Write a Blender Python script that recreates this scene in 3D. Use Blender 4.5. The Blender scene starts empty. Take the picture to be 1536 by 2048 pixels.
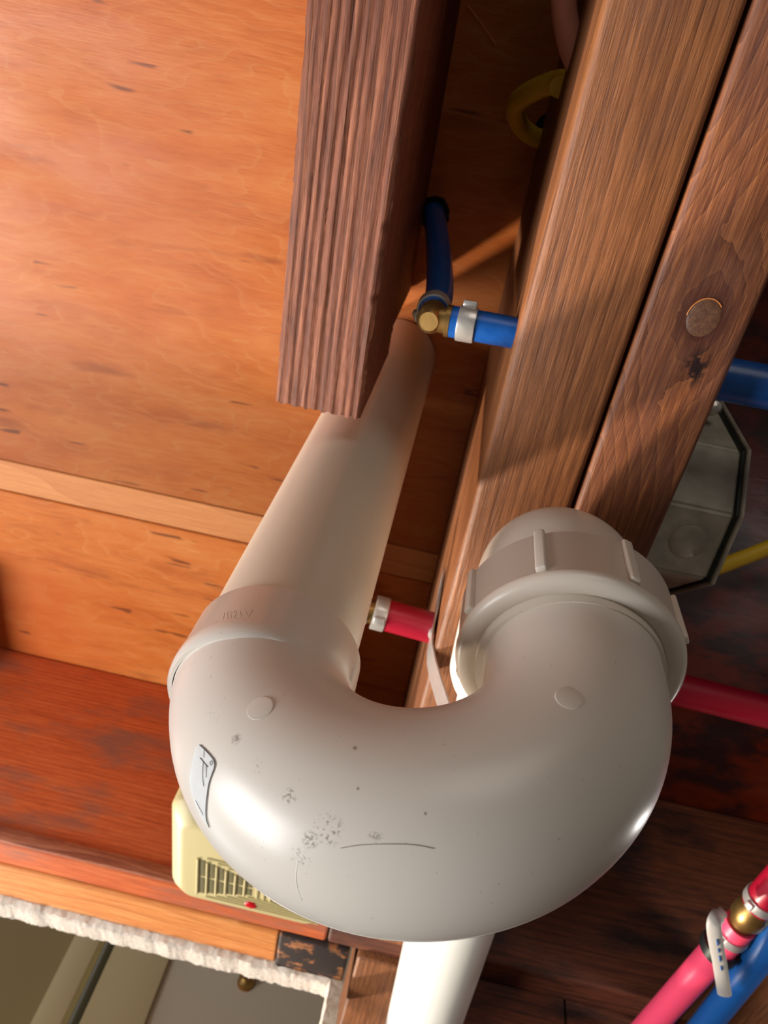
import bpy, bmesh, math, random
from mathutils import Vector, Matrix, noise
from mathutils.bvhtree import BVHTree
random.seed(7)
C = bpy.context.scene.collection
H = 2.0                       # camera height above the room floor; all builders use camera-relative metres
OFF = Vector((0, 0, H))
# ------------------------------------------------------------------ camera
R = Vector((0.9766358960976773, -0.15340919261129587, 0.1504923455722489))
D = Vector((0.2099295791121041, 0.8308073959796183, -0.5154499418948268))
Fw = Vector((-0.045955394322120216, 0.5349997106615256, 0.8436014528939494))
cam_d = bpy.data.cameras.new('camera'); cam = bpy.data.objects.new('camera', cam_d); C.objects.link(cam)
cam.matrix_world = Matrix(((R.x, -D.x, -Fw.x, 0), (R.y, -D.y, -Fw.y, 0), (R.z, -D.z, -Fw.z, H), (0, 0, 0, 1)))
cam_d.sensor_fit = 'VERTICAL'; cam_d.sensor_height = 36; cam_d.lens = 36 * 1450 / 2048
cam_d.clip_start = 0.01; cam_d.clip_end = 50
cam_d.dof.use_dof = True; cam_d.dof.focus_distance = 0.25
cam_d.dof.aperture_fstop = (cam_d.lens / 1000) / (2 * 0.00062)
bpy.context.scene.camera = cam
# ------------------------------------------------------------------ world and lights
S = bpy.context.scene
S.view_settings.view_transform = 'Standard'; S.view_settings.look = 'None'
S.view_settings.gamma = 1; S.view_settings.use_curve_mapping = False
S.view_settings.exposure = 0.0
wd = bpy.data.worlds.new('world'); S.world = wd; wd.use_nodes = True
wd.node_tree.nodes['Background'].inputs[0].default_value = (1.0, 0.87, 0.74, 1)
wd.node_tree.nodes['Background'].inputs[1].default_value = 0.085
def area(name, loc, target, size, power, col):
    l = bpy.data.lights.new(name, 'AREA'); l.size = size; l.energy = power; l.color = col
    o = bpy.data.objects.new(name, l); C.objects.link(o); o.location = Vector(loc) + OFF
    o.rotation_euler = (Vector(target) - Vector(loc)).to_track_quat('-Z', 'Y').to_euler(); return o
sun_l = bpy.data.lights.new('sun', 'SUN'); sun_l.energy = 4.9; sun_l.angle = math.radians(4.0); sun_l.color = (1.0, 0.86, 0.70)
sun = bpy.data.objects.new('sun', sun_l); C.objects.link(sun); sun.location = (-3, 3, 1)
sun.rotation_euler = Vector((1, -0.90, 0.50)).to_track_quat('-Z', 'Y').to_euler()
area('window_light', (-1.3, 1.25, -0.45), (-0.15, 0.3, 0.4), 1.2, 10, (0.90, 0.96, 1.0))
area('side_window_light', (-1.2, 0.35, -0.60), (-0.2, 0.3, 0.4), 0.8, 31, (0.97, 0.97, 0.98))
area('front_fill_light', (0.25, -1.5, 0.0), (0.05, 0.2, 0.2), 0.8, 4.4, (1.0, 0.91, 0.81))  # added fill for the trap front and joist undersides
bl = bpy.data.lights.new('bulb_light', 'POINT'); bl.energy = .65; bl.shadow_soft_size = .012; bl.color = (1.0, .96, .9)
blo = bpy.data.objects.new('bulb_light', bl); C.objects.link(blo); blo.location = Vector((.43, .47, .29)) + OFF

# ------------------------------------------------------------------ helpers
def ray(x, y): return (R * (x - 768) + D * (y - 1024) + Fw * 1450) / 1450
def atz(x, y, z): r = ray(x, y); return r * (z / r.z)
def atx(x, y, X): r = ray(x, y); return r * (X / r.x)
def aty(x, y, Y): r = ray(x, y); return r * (Y / r.y)
def tag(o, label=None, cat=None, group=None, kind=None):
    if label: o['label'] = label
    if cat: o['category'] = cat
    if group: o['group'] = group
    if kind: o['kind'] = kind
    return o
def obj(name, bm, m, parent=None, smooth=True, kind=None, label=None):
    bm.normal_update()
    me = bpy.data.meshes.new(name); 
    vs = [v.co for v in bm.verts]
    lo = Vector([min(v[i] for v in vs) for i in range(3)]); hi = Vector([max(v[i] for v in vs) for i in range(3)])
    c = Vector(((lo.x + hi.x) / 2, (lo.y + hi.y) / 2, lo.z))
    for v in bm.verts: v.co -= c
    bm.to_mesh(me); bm.free(); me.materials.append(m)
    if smooth:
        for p in me.polygons: p.use_smooth = True
    o = bpy.data.objects.new(name, me); C.objects.link(o)
    pw = Vector((0, 0, 0))
    if parent: o.parent = parent; pw = parent['_o']; o.location = c - Vector(pw)
    else: o.location = c + OFF
    o['_o'] = c
    if smooth:
        try: me.set_sharp_from_angle(angle=math.radians(38))
        except Exception: pass
    if kind: o['kind'] = kind
    if label: o['label'] = label
    return o
def thing(name, loc, label, cat, group=None, kind=None):
    o = bpy.data.objects.new(name, None); C.objects.link(o); o.empty_display_size = .02
    o.location = Vector(loc) + OFF; o['_o'] = Vector(loc)
    return tag(o, label, cat, group, kind)
def box(bm, x0, x1, y0, y1, z0, z1, bev=0, seg=3, M=None):
    r = bmesh.ops.create_cube(bm, size=1); vs = r['verts']
    for v in vs: v.co = Vector(((x0 + x1) / 2 + v.co.x * (x1 - x0), (y0 + y1) / 2 + v.co.y * (y1 - y0), (z0 + z1) / 2 + v.co.z * (z1 - z0)))
    if bev:
        es = list({e for v in vs for e in v.link_edges})
        g = bmesh.ops.bevel(bm, geom=es, offset=bev, segments=seg, affect='EDGES', profile=.5); vs = list({v for f in g['faces'] for v in f.verts} | {v for v in vs if v.is_valid})
    if M is not None:
        for v in vs:
            if v.is_valid: v.co = M @ v.co
    return bm
def frames(pts):
    T = []
    n = len(pts)
    for i in range(n):
        a = pts[max(i - 1, 0)]; b = pts[min(i + 1, n - 1)]; T.append((b - a).normalized())
    up = Vector((0, 0, 1)) if abs(T[0].z) < .9 else Vector((1, 0, 0))
    N = [(up - T[0] * up.dot(T[0])).normalized()]
    for i in range(1, n):
        v = N[-1] - T[i] * N[-1].dot(T[i]); N.append(v.normalized())
    return T, N
def tube(bm, pts, r, seg=32, caps=True, sx=1.0):
    pts = [Vector(p) for p in pts]; T, N = frames(pts); rings = []
    rr = r if isinstance(r, (list, tuple)) else [r] * len(pts)
    for p, t, n, q in zip(pts, T, N, rr):
        b = t.cross(n)
        rings.append([bm.verts.new(p + n * math.cos(a) * q + b * math.sin(a) * q * sx) for a in [2 * math.pi * k / seg for k in range(seg)]])
    for A, B in zip(rings[:-1], rings[1:]):
        for k in range(seg): bm.faces.new((A[k], A[(k + 1) % seg], B[(k + 1) % seg], B[k]))
    if caps: bm.faces.new(rings[0][::-1]); bm.faces.new(rings[-1])
    return bm
def smooth_pts(P, n=10):
    P = [Vector(p) for p in P]; Q = [2 * P[0] - P[1]] + P + [2 * P[-1] - P[-2]]; out = []
    for i in range(1, len(Q) - 2):
        for k in range(n):
            t = k / n; a, b, c, d = Q[i - 1:i + 3]
            out.append(0.5 * ((2 * b) + (c - a) * t + (2 * a - 5 * b + 4 * c - d) * t * t + (3 * b - a - 3 * c + d) * t ** 3))
    out.append(P[-1]); return out
def lathe(bm, prof, c, axis=(0, 0, 1), seg=96):
    ax = Vector(axis).normalized(); u = ax.orthogonal().normalized(); v = ax.cross(u); c = Vector(c); rings = []
    for r, h in prof:
        rings.append([bm.verts.new(c + ax * h + (u * math.cos(a) + v * math.sin(a)) * r) for a in [2 * math.pi * k / seg for k in range(seg)]])
    for A, B in zip(rings[:-1], rings[1:]):
        for k in range(seg): bm.faces.new((A[k], A[(k + 1) % seg], B[(k + 1) % seg], B[k]))
    return bm
def rot_to(dirv): return Vector((0, 0, 1)).rotation_difference(Vector(dirv).normalized()).to_matrix().to_4x4()

# ------------------------------------------------------------------ materials
def newmat(name):
    m = bpy.data.materials.new(name); m.use_nodes = True; nt = m.node_tree
    return m, nt, nt.nodes['Principled BSDF']
def N(nt, t, **k):
    n = nt.nodes.new(t)
    for a, b in k.items(): setattr(n, a, b)
    return n
def val(nt, sock, v):
    if isinstance(v, (int, float)): sock.default_value = v
    elif isinstance(v, (tuple, list)): sock.default_value = v
    else: nt.links.new(v, sock)
def mth(nt, op, a, b=None, c=None, clamp=False):
    n = N(nt, 'ShaderNodeMath', operation=op, use_clamp=clamp); val(nt, n.inputs[0], a)
    if b is not None: val(nt, n.inputs[1], b)
    if c is not None: val(nt, n.inputs[2], c)
    return n.outputs[0]
def mixc(nt, f, a, b, mode='MIX'):
    n = N(nt, 'ShaderNodeMix', data_type='RGBA', blend_type=mode); val(nt, n.inputs[0], f); val(nt, n.inputs[6], a); val(nt, n.inputs[7], b); return n.outputs[2]
def ramp(nt, f, stops):
    n = N(nt, 'ShaderNodeValToRGB'); val(nt, n.inputs[0], f); e = n.color_ramp.elements
    while len(e) < len(stops): e.new(.5)
    for s, (p, c) in zip(e, stops): s.position = p; s.color = c if isinstance(c, tuple) else (c, c, c, 1)
    return n.outputs[0]
def pos(nt):
    g = N(nt, 'ShaderNodeNewGeometry'); v = N(nt, 'ShaderNodeVectorMath', operation='SUBTRACT'); nt.links.new(g.outputs['Position'], v.inputs[0]); v.inputs[1].default_value = OFF
    return v.outputs[0]
def comb(nt, x, y, z):
    n = N(nt, 'ShaderNodeCombineXYZ'); val(nt, n.inputs[0], x); val(nt, n.inputs[1], y); val(nt, n.inputs[2], z); return n.outputs[0]
def sep(nt, v): n = N(nt, 'ShaderNodeSeparateXYZ'); nt.links.new(v, n.inputs[0]); return n.outputs
def tex(nt, vec, scale, detail=3, rough=.5, dist=0):
    n = N(nt, 'ShaderNodeTexNoise'); nt.links.new(vec, n.inputs['Vector']); n.inputs['Scale'].default_value = scale
    n.inputs['Detail'].default_value = detail; n.inputs['Roughness'].default_value = rough; n.inputs['Distortion'].default_value = dist; return n.outputs['Fac']
def dist_to(nt, p, c, s=(1, 1, 1)):
    v = N(nt, 'ShaderNodeVectorMath', operation='SUBTRACT'); nt.links.new(p, v.inputs[0]); v.inputs[1].default_value = c
    w = N(nt, 'ShaderNodeVectorMath', operation='MULTIPLY'); nt.links.new(v.outputs[0], w.inputs[0]); w.inputs[1].default_value = s
    l = N(nt, 'ShaderNodeVectorMath', operation='LENGTH'); nt.links.new(w.outputs[0], l.inputs[0]); return l.outputs['Value']
def spot(nt, p, c, r0, r1, s=(1, 1, 1)):   # 1 inside r0, 0 outside r1
    n = N(nt, 'ShaderNodeMapRange', interpolation_type='SMOOTHSTEP'); nt.links.new(dist_to(nt, p, c, s), n.inputs[0])
    n.inputs[1].default_value = r1; n.inputs[2].default_value = r0; return n.outputs[0]
def bump(nt, b, h, strength=.4, dist=.001):
    n = N(nt, 'ShaderNodeBump'); n.inputs['Strength'].default_value = strength; n.inputs['Distance'].default_value = dist
    nt.links.new(h, n.inputs['Height']); nt.links.new(n.outputs[0], b.inputs['Normal'])
def col(r, g, b): # sRGB 0-255 to linear
    f = lambda c: (c / 255 / 12.92) if c <= 10 else ((c / 255 + .055) / 1.055) ** 2.4
    return (f(r), f(g), f(b), 1)
def wood(name, dark, mid, light, grain='Y', ring=160, warp=1.0, rough=.55, blot=None, blot_amt=.0, bmp=.35, knot=None, extra=None, spec=.4, seed=0.0):
    m, nt, b = newmat(name); p = pos(nt); X, Y, Z = sep(nt, p)
    if grain == 'Y': g, a, c = Y, X, Z
    elif grain == 'X': g, a, c = X, Y, Z
    else: g, a, c = Z, X, Y
    if knot: a = mth(nt, 'SUBTRACT', a, knot[0][0]); c = mth(nt, 'SUBTRACT', c, knot[0][2])
    low = tex(nt, comb(nt, mth(nt, 'MULTIPLY', a, 9), mth(nt, 'MULTIPLY', g, 2.2), mth(nt, 'MULTIPLY_ADD', c, 9, seed)), 1.0, 2)
    f = mth(nt, 'ADD', mth(nt, 'MULTIPLY', a, ring), mth(nt, 'MULTIPLY', c, ring * .9))
    f = mth(nt, 'ADD', f, mth(nt, 'MULTIPLY', low, 9 * warp))
    if knot:
        kc, ks = knot
        d = dist_to(nt, p, kc, (1, .55, 1))
        w = mth(nt, 'POWER', 2.718, mth(nt, 'MULTIPLY', mth(nt, 'MULTIPLY', d, d), -1 / (ks * ks)))
        wob = mth(nt, 'MULTIPLY', tex(nt, p, 140, 2), 1.2)
        rad = mth(nt, 'ADD', mth(nt, 'MULTIPLY', d, 250), wob)
        f = mth(nt, 'ADD', mth(nt, 'MULTIPLY', f, mth(nt, 'SUBTRACT', 1.0, w)), mth(nt, 'MULTIPLY', rad, w))
    fr = mth(nt, 'FRACT', f)
    line = mth(nt, 'POWER', fr, 5.0)
    fib = tex(nt, comb(nt, mth(nt, 'MULTIPLY', a, 1), mth(nt, 'MULTIPLY', g, .06), c), 1500, 3, .6)
    fib2 = tex(nt, comb(nt, mth(nt, 'MULTIPLY', a, 1), mth(nt, 'MULTIPLY', g, .045), c), 420, 4, .65)
    t = mth(nt, 'ADD', mth(nt, 'MULTIPLY', fib, .35), mth(nt, 'MULTIPLY', fib2, .65))
    c0 = ramp(nt, t, [(.30, dark), (.5, mid), (.72, light)])
    c1 = mixc(nt, mth(nt, 'MULTIPLY', line, .55), c0, dark)
    c1 = mixc(nt, mth(nt, 'MULTIPLY', mth(nt, 'POWER', mth(nt, 'SUBTRACT', 1.0, fr), 7.0), .35), c1, light)
    if blot:
        bn = tex(nt, comb(nt, mth(nt, 'MULTIPLY', a, 1), mth(nt, 'MULTIPLY', g, .35), mth(nt, 'ADD', c, seed + .3)), 26, 4, .6)
        c1 = mixc(nt, mth(nt, 'MULTIPLY', ramp(nt, bn, [(.5, 0.), (.68, 1.)]), blot_amt), c1, blot)
    if extra: c1 = extra(nt, p, c1)
    nt.links.new(c1, b.inputs['Base Color'])
    b.inputs['Roughness'].default_value = rough; b.inputs['Specular IOR Level'].default_value = spec
    h = mth(nt, 'ADD', mth(nt, 'MULTIPLY', fr, .5), mth(nt, 'ADD', mth(nt, 'MULTIPLY', fib, .35), mth(nt, 'MULTIPLY', fib2, .5)))
    bump(nt, b, h, bmp, .0012)
    return m
def plain(name, c, rough=.4, metal=0, spec=.5, noise_amt=0, nscale=80, bmp=0, c2=None):
    m, nt, b = newmat(name); b.inputs['Roughness'].default_value = rough; b.inputs['Metallic'].default_value = metal; b.inputs['Specular IOR Level'].default_value = spec
    p = pos(nt); n = tex(nt, p, nscale, 4)
    c2 = c2 or tuple([x * .7 for x in c[:3]] + [1])
    nt.links.new(mixc(nt, mth(nt, 'MULTIPLY', ramp(nt, n, [(.35, 0.), (.7, 1.)]), noise_amt), c, c2), b.inputs['Base Color'])
    if bmp: bump(nt, b, n, bmp, .0008)
    return m

# plywood subfloor: rotary-cut veneer, grain along X
def ply_mat(name, seed=0., deep=0., shade_stain=0., tone=1.):
    m, nt, b = newmat(name); p = pos(nt); X, Y, Z = sep(nt, p)
    low = tex(nt, comb(nt, mth(nt, 'MULTIPLY', X, 5), mth(nt, 'MULTIPLY', Y, 14), seed), 1., 3)
    f = mth(nt, 'ADD', mth(nt, 'MULTIPLY', Y, 55), mth(nt, 'MULTIPLY', low, 16))
    fr = mth(nt, 'FRACT', f)
    fine = tex(nt, comb(nt, mth(nt, 'MULTIPLY', X, .05), Y, seed), 900, 3, .6)
    mid = tex(nt, comb(nt, mth(nt, 'MULTIPLY', X, .25), Y, seed + 1), 38, 5, .7)
    c0 = ramp(nt, mth(nt, 'ADD', mth(nt, 'MULTIPLY', fine, .35), mth(nt, 'MULTIPLY', mid, .65)),
              [(.3, col(190, 100, 44)), (.5, col(222, 130, 64)), (.7, col(234, 154, 88))])
    c0 = mixc(nt, mth(nt, 'MULTIPLY', mth(nt, 'POWER', fr, 6.), .26), c0, col(240, 180, 120))
    c0 = mixc(nt, mth(nt, 'MULTIPLY', ramp(nt, tex(nt, comb(nt, mth(nt, 'MULTIPLY', X, .22), Y, seed + 4), 42, 3), [(.62, 0.), (.72, 1.)]), .5), c0, col(126, 62, 34))
    # large redder / darker zones and thin dark checks
    big = ramp(nt, tex(nt, comb(nt, X, Y, seed + 7), 5, 2), [(.4, 0.), (.65, 1.)])
    c0 = mixc(nt, mth(nt, 'MULTIPLY', big, .35 + deep), c0, col(204, 98, 46))
    ck = tex(nt, comb(nt, mth(nt, 'MULTIPLY', X, .10), Y, seed + 9), 120, 1)
    gate = ramp(nt, tex(nt, comb(nt, mth(nt, 'MULTIPLY', X, 1.), Y, seed + 12), 22, 1), [(.56, 0.), (.6, 1.)])
    chk = mth(nt, 'MULTIPLY', ramp(nt, ck, [(.66, 0.), (.70, 1.)]), gate)
    c0 = mixc(nt, mth(nt, 'MULTIPLY', chk, .7), c0, col(90, 44, 26))
    c0 = mixc(nt, 1.0, c0, (tone, tone * .93, tone * .82, 1), 'MULTIPLY')
    if shade_stain:
        c0 = mixc(nt, 1.0, c0, col(104, 60, 44), 'MULTIPLY')  # even darkening paints the bay's shade; blotches below are stains
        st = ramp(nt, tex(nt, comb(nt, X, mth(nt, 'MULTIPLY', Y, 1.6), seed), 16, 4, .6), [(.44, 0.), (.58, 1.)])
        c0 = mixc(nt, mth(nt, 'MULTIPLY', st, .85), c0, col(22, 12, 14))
    nt.links.new(c0, b.inputs['Base Color'])
    b.inputs['Roughness'].default_value = .42; b.inputs['Specular IOR Level'].default_value = .25
    rn = tex(nt, comb(nt, mth(nt, 'MULTIPLY', X, .5), Y, seed + 15), 18, 4)
    nt.links.new(ramp(nt, rn, [(.35, .34), (.7, .62)]), b.inputs['Roughness'])
    bump(nt, b, mth(nt, 'ADD', mth(nt, 'MULTIPLY', fine, .4), mth(nt, 'ADD', mid, mth(nt, 'MULTIPLY', fr, .15))), .35, .0012)
    return m
M_ply = ply_mat('plywood', 0., tone=.60); M_ply2 = ply_mat('plywood_redder', 3.3, .25, tone=.85)
M_ply3 = ply_mat('plywood_stained_shaded', 8.1, .25, 1.)
M_seam = wood('pale_veneer', col(196, 120, 66), col(212, 138, 80), col(224, 154, 94), 'X', 30, .5, .5, bmp=.12)
kn = atz(1410, 637, .33)
def knot_extra(nt, p, c):
    c = mixc(nt, spot(nt, p, kn, .004, .016, (1, .8, 1)), c, col(74, 36, 28))
    q = atz(1392, 735, .33); n = tex(nt, p, 240, 3)
    c = mixc(nt, mth(nt, 'MULTIPLY', spot(nt, p, q, .002, .008, (1, .6, 1)), ramp(nt, n, [(.42, 0.), (.5, 1.)])), c, col(40, 22, 20))
    return c
M_joist = wood('joist_brown', col(80, 44, 24), col(128, 78, 44), col(168, 108, 66), 'Y', 210, .35, .48, col(84, 62, 56), .35, bmp=.55)
M_joist2 = wood('joist_knotty', col(80, 42, 26), col(124, 72, 44), col(178, 114, 68), 'Y', 150, .5, .5, col(92, 62, 58), .45, bmp=.55, knot=((kn.x, kn.y, kn.z), .03), extra=knot_extra)
M_rough = wood('rough_sawn', col(68, 36, 26), col(122, 70, 50), col(168, 106, 74), 'Y', 190, .4, .7, col(92, 56, 50), .25, bmp=.5)
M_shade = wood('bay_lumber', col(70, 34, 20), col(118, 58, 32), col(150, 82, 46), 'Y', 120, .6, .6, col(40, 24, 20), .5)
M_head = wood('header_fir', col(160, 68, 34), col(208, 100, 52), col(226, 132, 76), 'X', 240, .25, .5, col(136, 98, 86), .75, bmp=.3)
M_headdark = wood('header_stained_shaded', col(52, 26, 18), col(96, 48, 28), col(128, 70, 42), 'X', 120, .6, .6, col(20, 14, 16), .9, bmp=.3)  # stained wood with the bay's shade put into its base colour
M_ledge = wood('soffit_mottled', col(120, 62, 46), col(172, 100, 72), col(208, 150, 120), 'X', 60, 1., .7, col(104, 72, 66), .6)
M_orange = wood('furring_orange', col(190, 108, 52), col(226, 142, 76), col(244, 176, 110), 'X', 60, .6, .5)
def burnx(nt, p, c):
    return mixc(nt, mth(nt, 'MULTIPLY', ramp(nt, tex(nt, p, 70, 4, .7), [(.40, 0.), (.48, 1.)]), .95), c, col(20, 17, 20))
M_burn = wood('charred_stud', col(60, 34, 22), col(150, 92, 50), col(190, 128, 80), 'X', 90, 1.2, .7, extra=burnx)

PVC = []
def pvc(name, base, rough=.22, marks=None):
    m, nt, b = newmat(name); p = pos(nt)
    c = base; n = tex(nt, p, 30, 3)
    c = mixc(nt, mth(nt, 'MULTIPLY', n, .10), base, tuple([x * .82 for x in base[:3]] + [1]))
    fl = ramp(nt, tex(nt, p, 700, 1), [(.76, 0.), (.79, 1.)])
    c = mixc(nt, mth(nt, 'MULTIPLY', fl, .35), c, col(120, 104, 92))
    if marks:
        for (q, r0, r1, s, sc, th) in marks:
            nn = ramp(nt, tex(nt, p, sc, 4, .7), [(th, 0.), (th + .05, 1.)])
            c = mixc(nt, mth(nt, 'MULTIPLY', mth(nt, 'MULTIPLY', spot(nt, p, q, r0, r1, s), nn), .62), c, col(96, 78, 68))
    nt.links.new(c, b.inputs['Base Color']); b.inputs['Roughness'].default_value = rough; b.inputs['Specular IOR Level'].default_value = .5
    b.inputs['Subsurface Weight'].default_value = .0
    bump(nt, b, tex(nt, p, 45, 2), .05, .001)
    return m
PV = col(212, 204, 194); PVW = col(238, 236, 226)
M_pipe = pvc('pvc_pipe', col(210, 198, 180), .3)
M_fit = pvc('pvc_fitting', PV, .2)
M_nut = pvc('pvc_nut', col(212, 201, 188), .34)
M_white = pvc('pvc_bright', PVW, .25)
M_line = plain('mould_line', col(150, 138, 128), .4)
M_label = plain('embossed_label', col(246, 247, 247), .5, 0, .4, .12, 300, .15)
M_ink = plain('dark_ink', col(70, 66, 64), .5)
M_blue = plain('blue_pex', col(10, 76, 152), .3, 0, .5, .25, 200, .1, col(50, 110, 190))
M_blued = plain('blue_pex_print', col(20, 84, 150), .35, 0, .5, .3, 160, .1)
M_red = plain('red_pex', col(158, 16, 42), .35, 0, .5, .15, 60)
M_pink = plain('pink_red_pex', col(250, 78, 112), .4, 0, .4, .1, 60)
M_brass = plain('brass', col(176, 140, 84), .35, .9, .5, .4, 120, .2, col(120, 92, 50))
M_steel = plain('clamp_steel', col(206, 202, 196), .3, .6, .5, .3, 200, .2)
M_galv = plain('galvanized', col(190, 184, 168), .5, .2, .5, .6, 60, .3, col(120, 114, 102))
M_galvd = plain('galvanized_dark', col(60, 66, 62), .4, .7, .5, .5, 90, .2)
M_yellow = plain('yellow_jacket', col(232, 190, 44), .4, 0, .5, .2, 60)
M_pinkc = plain('salmon_jacket', col(238, 166, 144), .45, 0, .4, .2, 60)
M_black = plain('black_hole', col(10, 9, 10), .9)
M_beige = plain('aged_plastic', col(186, 172, 124), .45, 0, .45, .12, 900, .12)
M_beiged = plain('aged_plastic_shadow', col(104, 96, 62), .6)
M_ruby = plain('red_lens', col(190, 20, 30), .2)
M_plaster = plain('plaster_edge', col(226, 214, 200), .9, 0, .2, .5, 260, 1., col(176, 152, 134))
M_cream = plain('room_paint_olive', col(150, 140, 104), .7, 0, .3, .1, 10)
M_cream2 = plain('room_trim_paint', col(190, 182, 146), .6, 0, .3, .1, 10)
M_grey = plain('room_panel_grey', col(186, 182, 164), .5, 0, .4, .1, 8)
M_gap = plain('dark_gap', col(74, 76, 72), .7)
M_tie = plain('translucent_tie', col(178, 172, 164), .4)
M_fray = plain('torn_white', col(240, 238, 232), .5)

# ------------------------------------------------------------------ setting
ZC, ZJ = .55, .33
def wave_slab(x0, x1, y0, y1, z0, z1):
    return box(bmesh.new(), x0, x1, y0, y1, z0, z1, .0012, 1)
ceil = thing('ceiling', (0, .2, ZC), 'orange plywood subfloor seen from below between the joists', 'subfloor', kind='structure')
obj('plywood_sheet', wave_slab(-1.0, .0995, -.75, .3815, ZC, ZC + .016), M_ply, ceil)
obj('plywood_sheet', wave_slab(-1.0, .0995, .4175, .80, ZC, ZC + .016), M_ply2, ceil)
obj('plywood_sheet', wave_slab(.1005, .75, -.75, .80, ZC, ZC + .016), M_ply3, ceil, label='stained plywood sheet, coloured darker for the shaded bay, right of the doubled joists')
bm = box(bmesh.new(), -1.0, .0995, .3825, .4165, ZC + .0006, ZC + .016, .0008, 1)
obj('seam_strip', bm, M_seam, ceil, label='paler veneer strip between the sheets')

bm = tube(bmesh.new(), [atz(934, 10, ZC - .0003), atz(965, 50, ZC - .0003), atz(992, 90, ZC - .0003)], .0004, 8); obj('splinter', bm, M_orange, ceil)
def joist(name, x0, x1, y0, y1, z0, z1, mat, label, bev=.004, cat='joist'):
    bm = box(bmesh.new(), x0, x1, y0, y1, z0, z1, bev, 4)
    return tag(obj(name, bm, mat), label, cat)
joist('joist', .0268, .0768, -.5, .632, ZJ, ZC - .0005, M_joist, 'straight-grained brown joist, left one of the doubled pair behind the trap')
j2 = joist('joist', .0785, .1235, -.5, .632, ZJ + .0002, ZC - .0005, M_joist2, 'brown joist with a round knot, right one of the doubled pair', .003)
bm = bmesh.new(); bmesh.ops.create_uvsphere(bm, u_segments=28, v_segments=12, radius=.0075)
for v in bm.verts: v.co = Vector((v.co.x * .95, v.co.y * 1.12, v.co.z * .09)) + Vector((kn.x - .0005, kn.y, ZJ + .0002))
M_knot = wood('knot_heart', col(70, 46, 34), col(104, 68, 48), col(136, 96, 66), 'Z', 900, .3, .5)
obj('knot', bm, M_knot, j2, label='round darker knot with an orange rim')
bm = bmesh.new(); rp = [(kn.x - .0005 + .0074 * math.cos(a), kn.y + .0086 * math.sin(a), ZJ - .0001) for a in [math.radians(180 + k * 8) for k in range(18)]]
obj('knot_rim', tube(bm, rp, .00028, 8), M_orange, j2)
joist('flat_board', .2985, .372, .30, .6335, ZJ - .003, ZJ + .018, M_joist, 'thin flat board at the bottom right corner above the red and blue tubing', .0015, 'board')
# far left joist edge
joist('corner_block', -.50, -.4375, .50, .632, .50, ZC - .0005, M_shade, 'dark blurred corner block at the far left edge where plywood meets header', .004, 'block')

# rough sawn hanging board: displaced underside and torn end
def rough_board():
    bm = bmesh.new(); x0, x1, y0, y1, z0, z1 = -.0826, -.0388, -.5, .1585, ZJ, .432
    nx, ny = 64, 360
    def hz(x, y):
        w = noise.noise(Vector((x * 30, y * 4, 0))) * .006
        r = noise.noise(Vector(((x + w) * 380, y * 3, 3))) * 1.1 + .6 * math.sin((x + w) * 2 * math.pi / .0045)
        return -.00036 * r + .0002 * noise.noise(Vector((x * 900, y * 30, 1))) + .0001 * noise.noise(Vector((x * 300, y * 300, 7)))
    grid = []
    for j in range(ny + 1):
        t = j / ny; y = y0 + (y1 - y0) * (1 - (1 - t) ** 1.6); row = []
        for i in range(nx + 1):
            s = i / nx; x = x0 + (x1 - x0) * s
            e = min(s, 1 - s) * (x1 - x0); chip = 0
            z = z0 + hz(x, y)
            if e < .003: z += (.003 - e) ** 2 * 160
            if s > .93 and .060 < y < .105: z += .0016 * max(0, noise.noise(Vector((5, y * 190, 2)))) * (s - .93) / .07 * 2.5
            yy = y + (.0016 * noise.noise(Vector((x * 380, 0, 9))) + .0006 * math.sin(x * 1500)) * (t > .985)
            xx = x + (.0010 * noise.noise(Vector((0, y * 60, 4 + s * 3))) + .0005 * noise.noise(Vector((0, y * 400, 4)))) * (s in (0, 1))
            if j == ny: z += .0012
            row.append(bm.verts.new((xx, yy, z)))
        grid.append(row)
    for j in range(ny):
        for i in range(nx): bm.faces.new((grid[j][i], grid[j + 1][i], grid[j + 1][i + 1], grid[j][i + 1]))
    for side in (0, nx):
        prev = None
        for j in range(ny + 1):
            v = grid[j][side]; tp = bm.verts.new((v.co.x, v.co.y, z1))
            if prev: 
                q = (prev[0], v, tp, prev[1]); bm.faces.new(q if side else q[::-1])
            prev = (v, tp)
    prev = None
    for i in range(nx + 1):
        v = grid[ny][i]; tp = bm.verts.new((v.co.x, v.co.y + .0004, z1))
        if prev: bm.faces.new((prev[0], prev[1], tp, v))
        prev = (v, tp)
    bmesh.ops.recalc_face_normals(bm, faces=bm.faces[:])
    return bm
tag(obj('rough_board', rough_board(), M_rough), 'rough-sawn brown board with deep ridges, its cut end in front of the drain pipe', 'board')
joist('ledger_board', -.0800, -.0405, -.5, .150, .4325, ZC - .0005, M_shade, 'dark ledger board sandwiched between rough-sawn board and plywood', .002, 'board')

joist('ledger_board', -.0640, -.0405, .2345, .632, .4325, ZC - .0005, M_shade, 'dark board added behind the long drain pipe to shade the middle bay', .002, 'board')  # added to block light from the left into the middle bay
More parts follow.
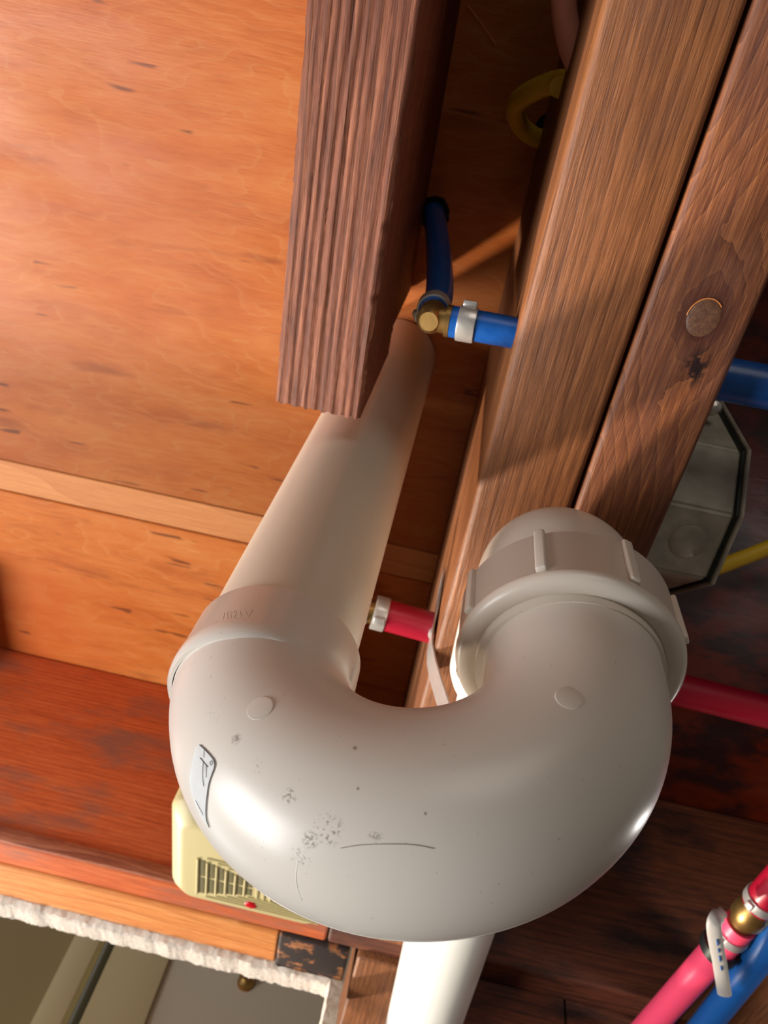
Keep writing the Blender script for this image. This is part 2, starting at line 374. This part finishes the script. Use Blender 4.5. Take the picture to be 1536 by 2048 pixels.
# header across the bays and soffit of the opening
hd = thing('header', (-.3, .66, ZJ), 'reddish fir header beam crossing behind the trap', 'beam')
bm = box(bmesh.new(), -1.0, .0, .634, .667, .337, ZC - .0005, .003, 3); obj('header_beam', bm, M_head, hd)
bm = box(bmesh.new(), .001, .75, .634, .667, .337, ZC - .0005, .003, 3); obj('header_beam', bm, M_headdark, hd, label='stained length of the header, coloured darker for the shaded bays')
bm = bmesh.new()
box(bm, -1.0, -.042, .6675, .7200, .3352, .42, .0025, 3); tag(obj('furring_strip', bm, M_orange), 'orange furring strip between the mottled beam edge and the white plaster', 'strip')
bm = box(bmesh.new(), -.0415, .0225, .6675, .7500, .334, .42, .003, 3); tag(obj('charred_block', bm, M_burn), 'black-charred wooden block at the right end of the furring strip', 'block')
bm = box(bmesh.new(), -1.0, -.0425, .630, .6335, .337, .350, .0012, 2); tag(obj('ledge_strip', bm, M_ledge), 'mottled brown lip along the lower edge of the header', 'strip')
def crumbly(x0, x1, y0, y1, z0, z1, n=500, amp=.0026):
    bm = bmesh.new(); rows = []
    prof = [(y0, z1), (y0, z0 + .004), (y0 + .003, z0), ((y0 + y1) / 2 - .008, z0 - .0012), ((y0 + y1) / 2 + .008, z0 + .0008), (y1 - .003, z0), (y1, z0 + .004), (y1, z1)]
    for i in range(n + 1):
        x = x0 + (x1 - x0) * i / n; r = []
        for k, (y, z) in enumerate(prof):
            a = amp if 0 < k < 7 else 0
            r.append(bm.verts.new((x, y + a * noise.noise(Vector((x * 150, k * .8, 1))) + a * .5 * noise.noise(Vector((x * 420, k, 5))), z + a * .5 * noise.noise(Vector((x * 300, k, 8))) + .0015 * noise.noise(Vector((x * 60, 2, 8))))))
        rows.append(r)
    for A, B in zip(rows[:-1], rows[1:]):
        for k in range(7): bm.faces.new((A[k], B[k], B[k + 1], A[k + 1]))
    bmesh.ops.recalc_face_normals(bm, faces=bm.faces[:]); return bm
pl = thing('plaster_edge', (-.3, .74, .33), 'crumbly white plaster edge around the opening to the olive room', 'plaster')
obj('broken_edge', crumbly(-1.0, .011, .7205, .752, .331, .42), M_plaster, pl)
bm = bmesh.new(); rows = []
for i in range(121):
    z = .336 - .435 * i / 120
    r = []
    for k, (x, y) in enumerate([(.0235, .722), (.012, .7205), (.0105, .724), (.0100, .745), (.012, .752), (.0235, .752)]):
        r.append(bm.verts.new((x + .0018 * noise.noise(Vector((k, 3, z * 150))), y + .002 * noise.noise(Vector((k, 8, z * 170))), z)))
    rows.append(r)
for A, B in zip(rows[:-1], rows[1:]):
    for k in range(6): bm.faces.new((A[k], A[(k + 1) % 6], B[(k + 1) % 6], B[k]))
bmesh.ops.recalc_face_normals(bm, faces=bm.faces[:])
obj('jamb_edge', bm, M_plaster, pl)
# the doubled joists run on past the header
joist('joist', .0300, .0768, .668, 1.05, .331, .42, M_joist, 'stub of the straight-grained joist beyond the header, beside the bright drain pipe', .003)
joist('joist', .0785, .1222, .668, 1.05, .3312, .42, M_joist2, 'stub of the second doubled joist beyond the header, hidden behind the bright drain pipe', .003)

kw = thing('sun_block_wall', (-.5, .70, -2), 'unseen low wall added under the opening to keep sun off the trap', 'wall', kind='structure')  # out-of-view wall added to stop direct sun on the trap
obj('sun_block_body', box(bmesh.new(), -1.6, .009, .69, .75, -1.9, -.125, .004, 2), M_cream, kw)
obj('sun_block_sill', box(bmesh.new(), -1.6, .009, .66, .77, -.124, -.105, .004, 2), M_cream2, kw)
dp = thing('stained_shaded_panel', (.4, .665, -.3), 'stained plywood panel, coloured darker for the shade, closing the bay at the bottom right', 'panel')  # stains, plus dark colour standing in for shade in this corner
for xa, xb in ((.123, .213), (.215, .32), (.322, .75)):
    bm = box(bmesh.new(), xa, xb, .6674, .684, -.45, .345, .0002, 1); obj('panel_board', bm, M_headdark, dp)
# adjoining room wall seen through the opening
YW = 1.25
def wallx(px, py): return aty(px, py, YW)
wl = thing('wall_back', (-.2, YW, -.5), 'olive painted wall of the next room seen through the opening', 'wall', kind='structure')
def slab_between(xa, xb, mat, name, dy=0, th=.02):
    bm = bmesh.new(); box(bm, xa, xb, YW - dy, YW - dy + th, .30, 1.1, .002, 2); return obj(name, bm, mat, wl)
xs = [wallx(*q).x for q in ((120, 1960), (205, 1900), (232, 1900), (335, 1940), (640, 2000))]
bm = box(bmesh.new(), -1.6, xs[0], YW - .02, YW, .30, 1.1, .002, 2); obj('wall_panel', bm, M_cream, wl)
slab_between(xs[0], xs[1], M_cream2, 'wall_panel', .035, .035)
slab_between(xs[1], xs[2], M_gap, 'wall_gap', -.01)
slab_between(xs[2], xs[3], M_cream2, 'wall_panel', .02)
slab_between(xs[3], .6, M_grey, 'wall_panel', .012)
hk = wallx(492, 1972)
bm = bmesh.new(); lathe(bm, [(0, -.018), (.006, -.018), (.012, -.012), (.013, -.006), (.007, -.002), (.014, .0), (0, .0)], (hk.x, YW - .0125, hk.z), (0, 1, 0), 24)
hook = tag(obj('wall_knob', bm, M_brass), 'small brass knob on the grey panel of the next room', 'knob')

# ------------------------------------------------------------------ drain pipe and trap
LC = Vector((-.042, .203)); RC = Vector((.067, .1806)); Z0 = .1925; TR = .0318
e = (RC - LC); RB = e.length / 2; e.normalize(); mid = (LC + RC) / 2; nrm = Vector((-e.y, e.x))
pipe = tag(obj('drain_pipe', lathe(bmesh.new(), [(.0275, 0), (.0302, 0), (.0302, ZC - .002 - .188), (.0275, ZC - .002 - .188), (.0275, 0)], (LC.x, LC.y, .188)), M_pipe),
           'long white drain pipe rising from the trap to the plywood', 'pipe')
trap = thing('drain_trap', (mid.x, mid.y, Z0 - RB - TR), 'large white plastic U-shaped drain trap in the foreground', 'trap')
trap_pts = []
for k in range(0, 65):
    a = math.pi + math.pi * k / 64
    xy = mid + e * (RB * math.cos(a)); trap_pts.append(Vector((xy.x, xy.y, Z0 + RB * math.sin(a))))
trap_pts = [Vector((LC.x, LC.y, Z0 + .004))] + trap_pts + [Vector((RC.x, RC.y, Z0 + t)) for t in (.006, .012, .018, .03)]
bm = tube(bmesh.new(), trap_pts, [.0322 if i < 7 else max(TR, .0322 - .0001 * (i - 6)) for i in range(len(trap_pts))], 96)
bmesh.ops.recalc_face_normals(bm, faces=bm.faces[:])
bvh = BVHTree.FromBMesh(bm)
def hit(px, py, b=None, lift=0):
    r = ray(px, py).normalized(); l, n, i, d = (b or bvh).ray_cast(Vector((0, 0, 0)), r)
    if l is None: return None, None
    if n.dot(r) > 0: n = -n
    return l + n * lift, n
def mk(px, py, r0, r1, s=(1, 1, 1), sc=900, th=.5):
    l, n = hit(px, py); return (tuple(l), r0, r1, s, sc, th)
marks = [mk(472, 1478, .0006, .0022, sc=1200, th=.46), mk(578, 1592, .001, .003, sc=1100, th=.53), mk(655, 1660, .002, .0055, sc=900, th=.54), mk(620, 1680, .001, .003, sc=1000, th=.47),
         mk(600, 1715, .001, .0042, sc=1200, th=.55), mk(750, 1672, .0004, .003, (1, 1, 3), 1300, .5), mk(430, 1425, .001, .005, sc=1300, th=.6), mk(710, 1496, .0003, .0009, sc=300, th=.0),
         mk(716, 1577, .0002, .0006, sc=300, th=.0), mk(851, 1627, .0002, .0006, sc=300, th=.0), mk(515, 1533, .001, .003, sc=1300, th=.6)]
M_trap = pvc('pvc_trap', PV, .3, marks)
bend = obj('return_bend', bm, M_trap, trap)
# socket at the left leg
bm = lathe(bmesh.new(), [(.0303, .2045), (.0324, .2045), (.0329, .2035), (.0331, .1845), (.0335, .1835), (.0337, .1800), (.0334, .1768), (.0322, .1752), (.031, .1752)], (LC.x, LC.y + .0004, 0))
obj('socket', bm, M_fit, trap, label='left socket with a raised rim')
# surface details by casting view rays onto the bend, then built as real relief
def ribbon(pix, r, mat, parent, name, b=None, lift=.0001, close=False, n=6):
    P = [hit(x, y, b, lift)[0] for x, y in pix]; P = [p for p in P if p is not None]
    if len(P) < 2: return
    if close: P.append(P[0])
    return obj(name, tube(bmesh.new(), smooth_pts(P, n) if len(P) > 2 else P, r, 8), mat, parent)
for (cx, cy, rx, ry) in ((520, 1416, 33, 25), (1138, 1396, 33, 27)):
    c0, n0 = hit(cx, cy)
    bm = bmesh.new(); lathe(bm, [(.0001, .00012), (.0036, .00012), (.0040, .00004), (.0042, -.0006)], c0, n0, 40); obj('gate_mark', bm, M_trap, trap)
seam = [(682, 1696), (720, 1690), (780, 1688), (830, 1690), (868, 1697)]
ribbon(seam, .00010, M_line, bend, 'mould_seam')
ribbon([(596, 1722), (592, 1750), (595, 1775), (604, 1801)], .00013, M_white, bend, 'scratch', lift=0)
def seamline(b0, b1):
    # moulding line along the outer underside of the bend
    out = []
    for k in range(4, 62):
        a = math.pi + math.pi * k / 64; q = math.radians(26)
        rr = RB + (TR + .0000) * math.cos(q); xy = mid + e * (rr * math.cos(a)) + nrm * (-TR * math.sin(q) * -1)
        out.append(Vector((xy.x, xy.y, Z0 + rr * math.sin(a))))
    return out
obj('parting_line', tube(bmesh.new(), seamline(0, 0), .00022, 8), M_trap, bend)
# moulded label panel
L = [(401, 1490), (412, 1500), (424, 1513), (430, 1522), (431, 1533), (426, 1548), (420, 1566), (416, 1592), (414, 1615), (415, 1638), (421, 1654)]
Ll = [(393, 1494), (390, 1506), (387, 1520), (384, 1536), (381, 1552), (381, 1566), (384, 1581), (389, 1598), (395, 1613), (402, 1628), (411, 1644)]
bm = bmesh.new(); rows = []
for (a, b_) in zip(L, Ll):
    row = []
    for k in range(7):
        t = k / 6; p, n = hit(a[0] + (b_[0] - a[0]) * t, a[1] + (b_[1] - a[1]) * t)
        if p is None: p = row[-1].co.copy(); n = Vector((0, 0, 0))
        row.append(bm.verts.new(p + n * .00035))
    rows.append(row)
for A, B in zip(rows[:-1], rows[1:]):
    for k in range(6): bm.faces.new((A[k], A[k + 1], B[k + 1], B[k]))
sol = bmesh.ops.solidify(bm, geom=bm.faces[:], thickness=.0004)
lab = obj('label_panel', bm, M_label, bend, label='shiny pale moulded panel with fine printed lines')
ribbon(L, .00012, M_ink, lab, 'outline', lift=.0004)
ribbon([(403, 1516), (418, 1534)], .0001, M_ink, lab, 'print', lift=.0005)
ribbon([(409, 1525), (408, 1550), (410, 1572)], .00008, M_ink, lab, 'print', lift=.0005)
ribbon([(415, 1532), (415, 1555)], .00008, M_ink, lab, 'print', lift=.0005)
ribbon([(411, 1498), (410, 1515)], .00007, M_ink, lab, 'print', lift=.0005)
ribbon([(422 + 0, 1524), (426, 1522), (428, 1526), (425, 1530), (422, 1524)], .00007, M_ink, lab, 'print', lift=.0005)
ribbon([(394, 1600), (409, 1628)], .00008, M_ink, lab, 'print', lift=.0005)
# faint raised characters on the socket
bs = bmesh.new(); lathe(bs, [(.0329, .2035), (.0331, .1845)], (LC.x, LC.y + .0004, 0)); bvs = BVHTree.FromBMesh(bs); bs.free()
sock = [o for o in trap.children if o.name.startswith('socket')][0]
for st in ([(449, 1226), (447, 1238), (453, 1240)], [(455, 1224), (456, 1238)], [(461, 1223), (463, 1237)], [(467, 1225), (472, 1222), (472, 1229), (468, 1235), (474, 1236)], [(481, 1222), (482, 1234)], [(477, 1229), (486, 1228)], [(491, 1221), (497, 1233), (505, 1219)]):
    ribbon(st, .00008, M_line, sock, 'moulded_character', bvs, .0002, n=4)

# ------------------------------------------------------------------ union nut + elbow + trap arm
nut = thing('slip_nut', (.067, .183, .209), 'ribbed white slip nut around the right leg of the trap', 'nut')
NC = (.0672, .1832, 0)
bm = lathe(bmesh.new(), [(.0335, .2125), (.0340, .2100), (.0350, .2094), (.0375, .2086), (.0405, .2090), (.0421, .2106), (.0425, .2128), (.0420, .2142), (.0417, .2146), (.0420, .2385), (.0414, .2393), (.0335, .2393)], NC, seg=128)
obj('nut_body', bm, M_nut, nut)
for k in range(8):
    a = math.radians(-118.5 + 45 * k)
    d = Vector((math.cos(a), math.sin(a), 0)); t = Vector((-d.y, d.x, 0)); c = Vector(NC) + d * .0421
    bm = bmesh.new(); box(bm, -.0021, .0021, -.0014, .0018, .2144, .2396, .0009, 3, Matrix(((t.x, d.x, 0, c.x), (t.y, d.y, 0, c.y), (0, 0, 1, 0), (0, 0, 0, 1))))
    obj('rib', bm, M_nut, nut)
ax0 = Vector((.067, .183, .236)); A1 = Vector((.0800, .43, .290)); EC = .284
adir = (A1 - Vector((.069, .236, .2842))).normalized()
P = [Vector((.067, .183, .205)), Vector((.067, .183, .230))]
P += [Vector((.067, .183, .248)), Vector((.067, .1845, .259)), Vector((.0672, .189, .2695)), Vector((.0675, .197, .2775)), Vector((.068, .208, .282)), Vector((.0685, .222, .2835)), Vector((.069, .236, .2842))]
elb = thing('street_elbow', (.067, .19, .206), 'white rounded elbow above the slip nut turning toward the drain arm', 'elbow')
obj('elbow_body', tube(bmesh.new(), smooth_pts(P, 6), .0345, 72), M_nut, elb)
s0 = Vector((.069, .236, .2842))
bm = bmesh.new(); lathe(bm, [(.033, -.004), (.0365, -.004), (.0372, -.001), (.0375, .026), (.0365, .029), (.0300, .029)], s0, adir); obj('elbow_socket', bm, M_white, elb)
arm = tag(obj('outlet_pipe', tube(bmesh.new(), [s0 + adir * t for t in (.010, .05, .1, .15, .25, .395, .7)], .0302, 72), M_white), 'bright white drain arm running below the doubled joists behind the trap', 'pipe')

# hanger strap around the arm
def strap():
    st = thing('pipe_strap', (.03, .27, .25), 'shiny metal hanger strap nailed to the joist beside the elbow', 'strap')
    c = s0 + adir * .075
    u = Vector((1, 0, 0)); v = Vector((0, 0, 1)); path = []
    path.append(Vector((.0255, c.y - .012, .405))); path.append(Vector((.0255, c.y - .008, .37))); path.append(Vector((.0256, c.y - .004, .335)))
    for k in range(0, 19):
        a = math.radians(175 + k * 10.5); path.append(Vector((c.x + .0318 * math.cos(a) + 0, c.y, c.z + .0318 * math.sin(a))))
    bm = bmesh.new(); pts = smooth_pts(path, 4); prev = None
    for i, p in enumerate(pts):
        t = (pts[min(i + 1, len(pts) - 1)] - pts[max(i - 1, 0)]).normalized(); s = Vector((0, 1, 0)); nn = t.cross(s).normalized() * .0005; s = s * .0085
        ring = [bm.verts.new(p + s + nn), bm.verts.new(p - s + nn), bm.verts.new(p - s - nn), bm.verts.new(p + s - nn)]
        if prev:
            for k in range(4): bm.faces.new((prev[k], prev[(k + 1) % 4], ring[(k + 1) % 4], ring[k]))
        else: bm.faces.new(ring[::-1])
        prev = ring
    bm.faces.new(prev); obj('strap_band', bm, M_steel, st)
    q = Vector((.0245, c.y - .006, .352)); bm = bmesh.new(); lathe(bm, [(0, -.0022), (.002, -.002), (.0036, -.0008), (.0038, .001), (0, .001)], q, (1, 0, 0), 20); obj('nail_head', bm, M_steel, st)
strap()

# ------------------------------------------------------------------ blue PEX with brass elbow
def clamp(c, d, r, parent, ear=(0, -1, 0), w=.0042, name='crimp_clamp'):
    d = Vector(d).normalized(); c = Vector(c); ear = (Vector(ear) - d * Vector(ear).dot(d)).normalized()
    bm = bmesh.new(); lathe(bm, [(r, -w), (r + .0009, -w), (r + .0011, -w * .8), (r + .0011, w * .8), (r + .0009, w), (r, w)], c, d, 40)
    o = obj(name, bm, M_steel, parent)
    bm = bmesh.new(); s = d.cross(ear); k = c + ear * (r + .002)
    box(bm, -.0026, .0026, -w * .8, w * .8, -.0018, .0014, .0008, 2, Matrix(((s.x, d.x, ear.x, k.x), (s.y, d.y, ear.y, k.y), (s.z, d.z, ear.z, k.z), (0, 0, 0, 1))))
    obj('clamp_ear', bm, M_steel, o); return o
eb = atz(862, 636, .346)
jn = Vector((.0262, .1036, .343))
hz = (jn - eb).normalized()
el = thing('brass_elbow', eb - Vector((0, 0, .008)), 'brass elbow fitting joining two blue tubes beside the board end', 'fitting')
bm = bmesh.new(); tube(bm, [eb - Vector((.0005, 0, .0064)), eb + Vector((0, 0, -.003)), eb + Vector((0, 0, .012))], [.0045, .0068, .0064], 28); tube(bm, [eb - hz * .004, eb + hz * .012], .0062, 28)
obj('elbow_core', bm, M_brass, el)
bm = bmesh.new(); lathe(bm, [(.0062, 0), (.0076, 0), (.0076, .0022), (.0062, .0022)], eb + hz * .0075, hz, 32); obj('shoulder', bm, M_brass, el)
b1 = tag(obj('blue_tube', tube(bmesh.new(), [eb + hz * .0098, eb + hz * .02, jn + Vector((.02, 0, 0))], .0074, 40), M_blue), 'short horizontal blue tube between the brass elbow and the joist', 'tube')
clamp(eb + hz * .0175, hz, .0074, b1, (-.1, -.9, .3)); 
bz = tube(bmesh.new(), smooth_pts([eb + Vector((0, 0, .0105)), eb + Vector((.0003, -.001, .04)), eb + Vector((-.005, -.006, .09)), eb + Vector((-.013, -.0105, .150)), Vector((-.033, .094, .545)), Vector((-.034, .094, ZC + .01))], 8), .0074, 40)
b2 = tag(obj('blue_tube', bz, M_blue), 'blue tube rising from the brass elbow into a hole in the plywood', 'tube')
clamp(eb + Vector((0, 0, .016)), (0, 0, 1), .0074, b2, (-.8, .5, 0))
hc = Vector((-.034, .094, ZC - .0004))
bm = bmesh.new(); lathe(bm, [(.0001, 0), (.0115, 0), (.0120, .0015)], hc, (0, 0, 1), 28)
for v in bm.verts: v.co.x += .0016 * noise.noise(v.co * 300); v.co.y += .002 * noise.noise(v.co * 200 + Vector((3, 0, 0)))
obj('drilled_hole', bm, M_black, ceil)
tag(obj('blue_tube', tube(bmesh.new(), [Vector((.1232, .1147, .372)), Vector((.16, .1137, .370)), Vector((.2, .112, .368)), Vector((.298, .108, .366))], .0110, 40), M_blue), 'thicker blue tube leaving the right side of the knotty joist', 'tube')

# ------------------------------------------------------------------ red PEX
ra = Vector((-.010, .3132, .370)); rb = Vector((.0265, .3160, .3705))
r1 = tag(obj('red_tube', tube(bmesh.new(), [ra, rb], .0104, 40), M_red), 'dark red tube between the drain pipe and the joist', 'tube')
clamp(ra + Vector((-.0005, 0, 0)), rb - ra, .0104, r1, (-.1, -.3, -1), .0045)
bm = bmesh.new(); tube(bm, smooth_pts([ra - Vector((.004, 0, 0)), ra - Vector((.014, 0, 0)), ra - Vector((.022, 0, -.008)), ra - Vector((.024, 0, -.02))], 5), .0078, 28); fit = tag(obj('brass_fitting', bm, M_brass), 'brass fitting half hidden behind the drain pipe at the red tube', 'fitting')
clamp(ra - Vector((.011, 0, 0)), (1, 0, 0), .0078, fit, (0, -.2, -1), .003)
tag(obj('red_tube', tube(bmesh.new(), [Vector((.1237, .3205, .3700)), Vector((.186, .3212, .370)), Vector((.2985, .3250, .370))], .0108, 40), M_red), 'dark red tube leaving the joists to the right of the trap', 'tube')

# ------------------------------------------------------------------ cables
def cable(name, pts, r, mat, label, sx=1.0):
    return tag(obj(name, tube(bmesh.new(), smooth_pts([Vector(p) for p in pts], 12), r, 24, True, sx), mat), label, 'cable')
zl = .47
cable('yellow_cable', [Vector((.0262, .004, .452)), atz(1120, 163, .46), atz(1070, 180, .475), atz(1032, 210, .50), atz(1040, 250, .53), atz(1075, 276, .545), atz(1105, 272, ZC + .01)], .0058, M_yellow,
      'looped yellow cable between the joist side and a hole in the plywood')
hy = atz(1102, 262, ZC - .0004); bm = bmesh.new(); lathe(bm, [(.0001, 0), (.011, 0), (.0115, .001)], hy, (0, 0, 1), 24); obj('drilled_hole', bm, M_black, ceil)
cable('salmon_cable', [atz(1124, -120, .44), atz(1126, -30, .44), atz(1131, 40, .44), atz(1148, 110, .44), atz(1180, 170, .445)], .0062, M_pinkc, 'salmon pink cable curving down behind the joist at the top')
cable('black_cable', [atz(1165, -120, .5), atz(1172, -30, .5), atz(1172, 30, .5), atz(1170, 80, .5)], .0045, M_black, 'black cable partly hidden between salmon cable and joist')
cable('yellow_cable', [atz(1395, 1140, .42), atz(1430, 1136, .43), atz(1480, 1118, .44), atz(1536, 1096, .45), atz(1600, 1068, .46)], .0052, M_yellow, 'straight yellow cable running right from the metal junction box')

# ------------------------------------------------------------------ octagonal junction box
jb = thing('junction_box', (.15, .19, .36), 'grey octagonal metal junction box on the right side of the knotty joist', 'junction box')
xr = .175; x0 = .1240
OC = [(.1300, .452), (.1570, .400), (.1985, .3685)]
Q = [atx(1436, 812, xr), atx(1488, 905, xr), atx(1474, 1032, xr), atx(1418, 1160, xr)]
pts4 = [(q.y, q.z) for q in Q]
cy = .225; czz = .445
full = pts4 + [(2 * cy - y + .02, 2 * czz - z + .02) for (y, z) in pts4]
def prism(bm, poly, xa, xb, s=1.0, bev=.0015):
    cyy = sum(p[0] for p in poly) / len(poly); cz2 = sum(p[1] for p in poly) / len(poly)
    A = [bm.verts.new((xa, cyy + (y - cyy) * s, cz2 + (z - cz2) * s)) for y, z in poly]; B = [bm.verts.new((xb, cyy + (y - cyy) * s, cz2 + (z - cz2) * s)) for y, z in poly]
    n = len(poly); bm.faces.new(A[::-1]); bm.faces.new(B)
    for k in range(n): bm.faces.new((A[k], A[(k + 1) % n], B[(k + 1) % n], B[k]))
    bmesh.ops.recalc_face_normals(bm, faces=bm.faces[:])
    if bev: bmesh.ops.bevel(bm, geom=bm.edges[:], offset=bev, segments=2, affect='EDGES')
    return bm
obj('box_body', prism(bmesh.new(), full, x0, xr - .0015), M_galv, jb)
obj('box_rim', prism(bmesh.new(), full, xr - .0014, xr, 1.02, .0002), M_galvd, jb)
obj('cover_plate', prism(bmesh.new(), full, xr + .0001, xr + .0022, 1.05, .0005), M_galv, jb)
ra_, rb_ = Q[2], Q[3]
nn = Vector((0, (rb_.z - ra_.z), -(rb_.y - ra_.y))).normalized()
if nn.z > 0: nn = -nn
kc = Vector((.155, (ra_.y + rb_.y) / 2, (ra_.z + rb_.z) / 2))
bm = bmesh.new(); lathe(bm, [(.0001, .0005), (.0098, .0005), (.0105, 0)], kc + nn * .0002, nn, 32); obj('knockout', bm, M_galv, jb)
bm = bmesh.new(); q = atx(1428, 815, .160); lathe(bm, [(.0001, .004), (.003, .0035), (.0045, .001), (.0045, -.003)], q, (0, -.6, -.8), 20); obj('screw', bm, M_steel, jb)

# ------------------------------------------------------------------ smoke detector
def detector():
    zf = .318
    p = [atz(352, 1600, zf), atz(350, 1775, zf), atz(600, 1866, zf)]
    xa, xb = -.1385, .0010; y1 = atz(400, 1815, zf).y; ya = y1 - .125
    sd = thing('smoke_detector', ((xa + xb) / 2, (ya + y1) / 2, zf), 'cream plastic smoke alarm with slotted grille and red lens under the header', 'smoke detector')
    cx, cy = (xa + xb) / 2, (ya + y1) / 2; w, h = (xb - xa) / 2, (y1 - ya) / 2
    def rr(w, h, r, z, n=8):
        out = []
        for sx, sy, a0 in ((1, 1, 0), (-1, 1, 90), (-1, -1, 180), (1, -1, 270)):
            for k in range(n + 1):
                a = math.radians(a0 + 90 * k / n); out.append(Vector((cx + sx * (w - r) + r * math.cos(a), cy + sy * (h - r) + r * math.sin(a), z)))
        return out
    bm = bmesh.new(); rings = []
    for (ins, z, r) in ((0, zf + .030, .016), (0, zf + .014, .016), (.0012, zf + .0115, .016), (.004, zf + .0075, .016), (.0115, zf + .0012, .013), (.0145, zf, .012)):
        rings.append([bm.verts.new(v) for v in rr(w - ins, h - ins, r, z)])
    for A, B in zip(rings[:-1], rings[1:]):
        n = len(A)
        for k in range(n): bm.faces.new((A[k], A[(k + 1) % n], B[(k + 1) % n], B[k]))
    bm.faces.new(rings[-1]); bm.faces.new(rings[0][::-1]); bmesh.ops.recalc_face_normals(bm, faces=bm.faces[:])
    obj('housing', bm, M_beige, sd)
    gx0, gx1 = cx - .043, cx + .043; gy0, gy1 = cy - .004, cy + .044
    bm = box(bmesh.new(), xa + .02, xb - .02, y1 - .02, .6295, zf + .022, zf + .036, .002, 2); obj('mounting_base', bm, M_beige, sd)
    # dark recess floor plates and raised bars either side, running along Y
    gc = (gy0 + gy1) / 2 - .004; gxc = atz(533, 1740, zf).x
    for side in (-1, 1):
        for k in range(6):
            x = gxc + side * (.0120 + .0078 * k); hh = .0105 + .0026 * k
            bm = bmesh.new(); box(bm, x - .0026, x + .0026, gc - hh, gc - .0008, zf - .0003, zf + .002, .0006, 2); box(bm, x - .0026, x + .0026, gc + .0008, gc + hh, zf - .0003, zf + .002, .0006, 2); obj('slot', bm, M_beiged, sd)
            for q in (-1, 1):
                pass
            bm = bmesh.new(); tube(bm, [(x + side * .0039, gc - hh - .0012, zf - .0006), (x + side * .0039, gc + hh + .0012, zf - .0006)], .0010, 10); obj('grille_bar', bm, M_beige, sd)
    for k in range(5):
        y = gc + .027 - .0034 * k; hw = .034 - .0062 * k
        for yy in (y, 2 * gc - y):
            bm = bmesh.new(); tube(bm, [(gxc - hw * 1.4, yy, zf - .0004), (gxc + hw * 1.4, yy, zf - .0004)], .0008, 10); obj('grille_bar', bm, M_beige, sd)
    for k in (-1, 0, 1):
        bm = bmesh.new(); box(bm, gxc + k * .0055 - .0012, gxc + k * .0055 + .0012, gc - .016, gc + .012, zf - .001, zf + .001, .0006, 2); obj('centre_rib', bm, M_beige, sd)
    bm = bmesh.new(); bmesh.ops.create_uvsphere(bm, u_segments=24, v_segments=12, radius=.0055)
    q = atz(502, 1808, zf)
    for v in bm.verts: v.co = Vector((v.co.x * 1.0 + q.x, v.co.y * .75 + q.y, v.co.z * .35 + zf - .0006))
    obj('red_lens', bm, M_ruby, sd)
detector()

# ------------------------------------------------------------------ bottom right tubing under the right joist
a0, a1, a2 = atz(1258, 2098, .312), atz(1480, 1850, .312), atz(1545, 1782, .312)
d = (a1 - a0).normalized()
rp = tag(obj('red_tube', tube(bmesh.new(), [a0 - d * .15, a0, a1 + d * .002], .0104, 40), M_pink), 'bright pinkish red tube rising from the bottom right corner', 'tube')
rf = tag(obj('brass_fitting', tube(bmesh.new(), [a1 - d * .004, a1 + d * .006, a1 + d * .010, a1 + d * .020, a1 + d * .028], [.0085, .0085, .0112, .0112, .0085], 28), M_brass), 'brass coupling in the red tubing at the bottom right', 'fitting')
clamp(a1 - d * .012, d, .0104, rp, (-.8, -.5, -.5), .0035)
st = a1 + d * .026
r4 = tag(obj('red_tube', tube(bmesh.new(), [st, st + d * .12], .0104, 40), M_red), 'dark red tube continuing beyond the brass coupling at the right edge', 'tube')
clamp(st + d * .006, d, .0104, r4, (-.8, -.5, -.5), .0035)
c0, c1 = atz(1412, 2048, .305), atz(1536, 1890, .305); d2 = (c1 - c0).normalized()
tag(obj('blue_tube', tube(bmesh.new(), [c0 - d2 * .15, c0, c1, c1 + d2 * .15], .0098, 40), M_blued), 'printed blue tube beside the pinkish red one at the bottom right', 'tube')
# wrapped tag strip with print
t0, t1, t2, t3 = atz(1440, 1825, .292), atz(1428, 1850, .288), atz(1440, 1930, .286), atz(1449, 1988, .286)
ti = thing('tie_tag', t2, 'pale plastic tie tail hanging over the red and blue tubes', 'tie')
obj('tie_tail', tube(bmesh.new(), smooth_pts([atz(1446, 1824, .300), t1, t2, t3], 8), [.0034 if i < 3 else .0046 for i in range(25)], 20, True, .45), M_tie, ti)
bm = bmesh.new(); lathe(bm, [(.0122, -.004), (.0136, -.004), (.0136, .004), (.0122, .004), (.0122, -.004)], a1 - d * .03, d, 32); obj('tie_loop', bm, M_galvd, ti, label='dark band around the red tube')
for k, (ya_, yb_) in enumerate(((1880, 1890), (1898, 1904), (1912, 1922), (1932, 1940))):
    pa, pb = atz(1430 + (ya_ - 1850) * .15, ya_, .2838), atz(1430 + (yb_ - 1850) * .15, yb_, .2838)
    obj('print', tube(bmesh.new(), [pa, pb], .0006, 8), M_blued, ti)

for o in list(bpy.data.objects):
    if '_o' in o: del o['_o']
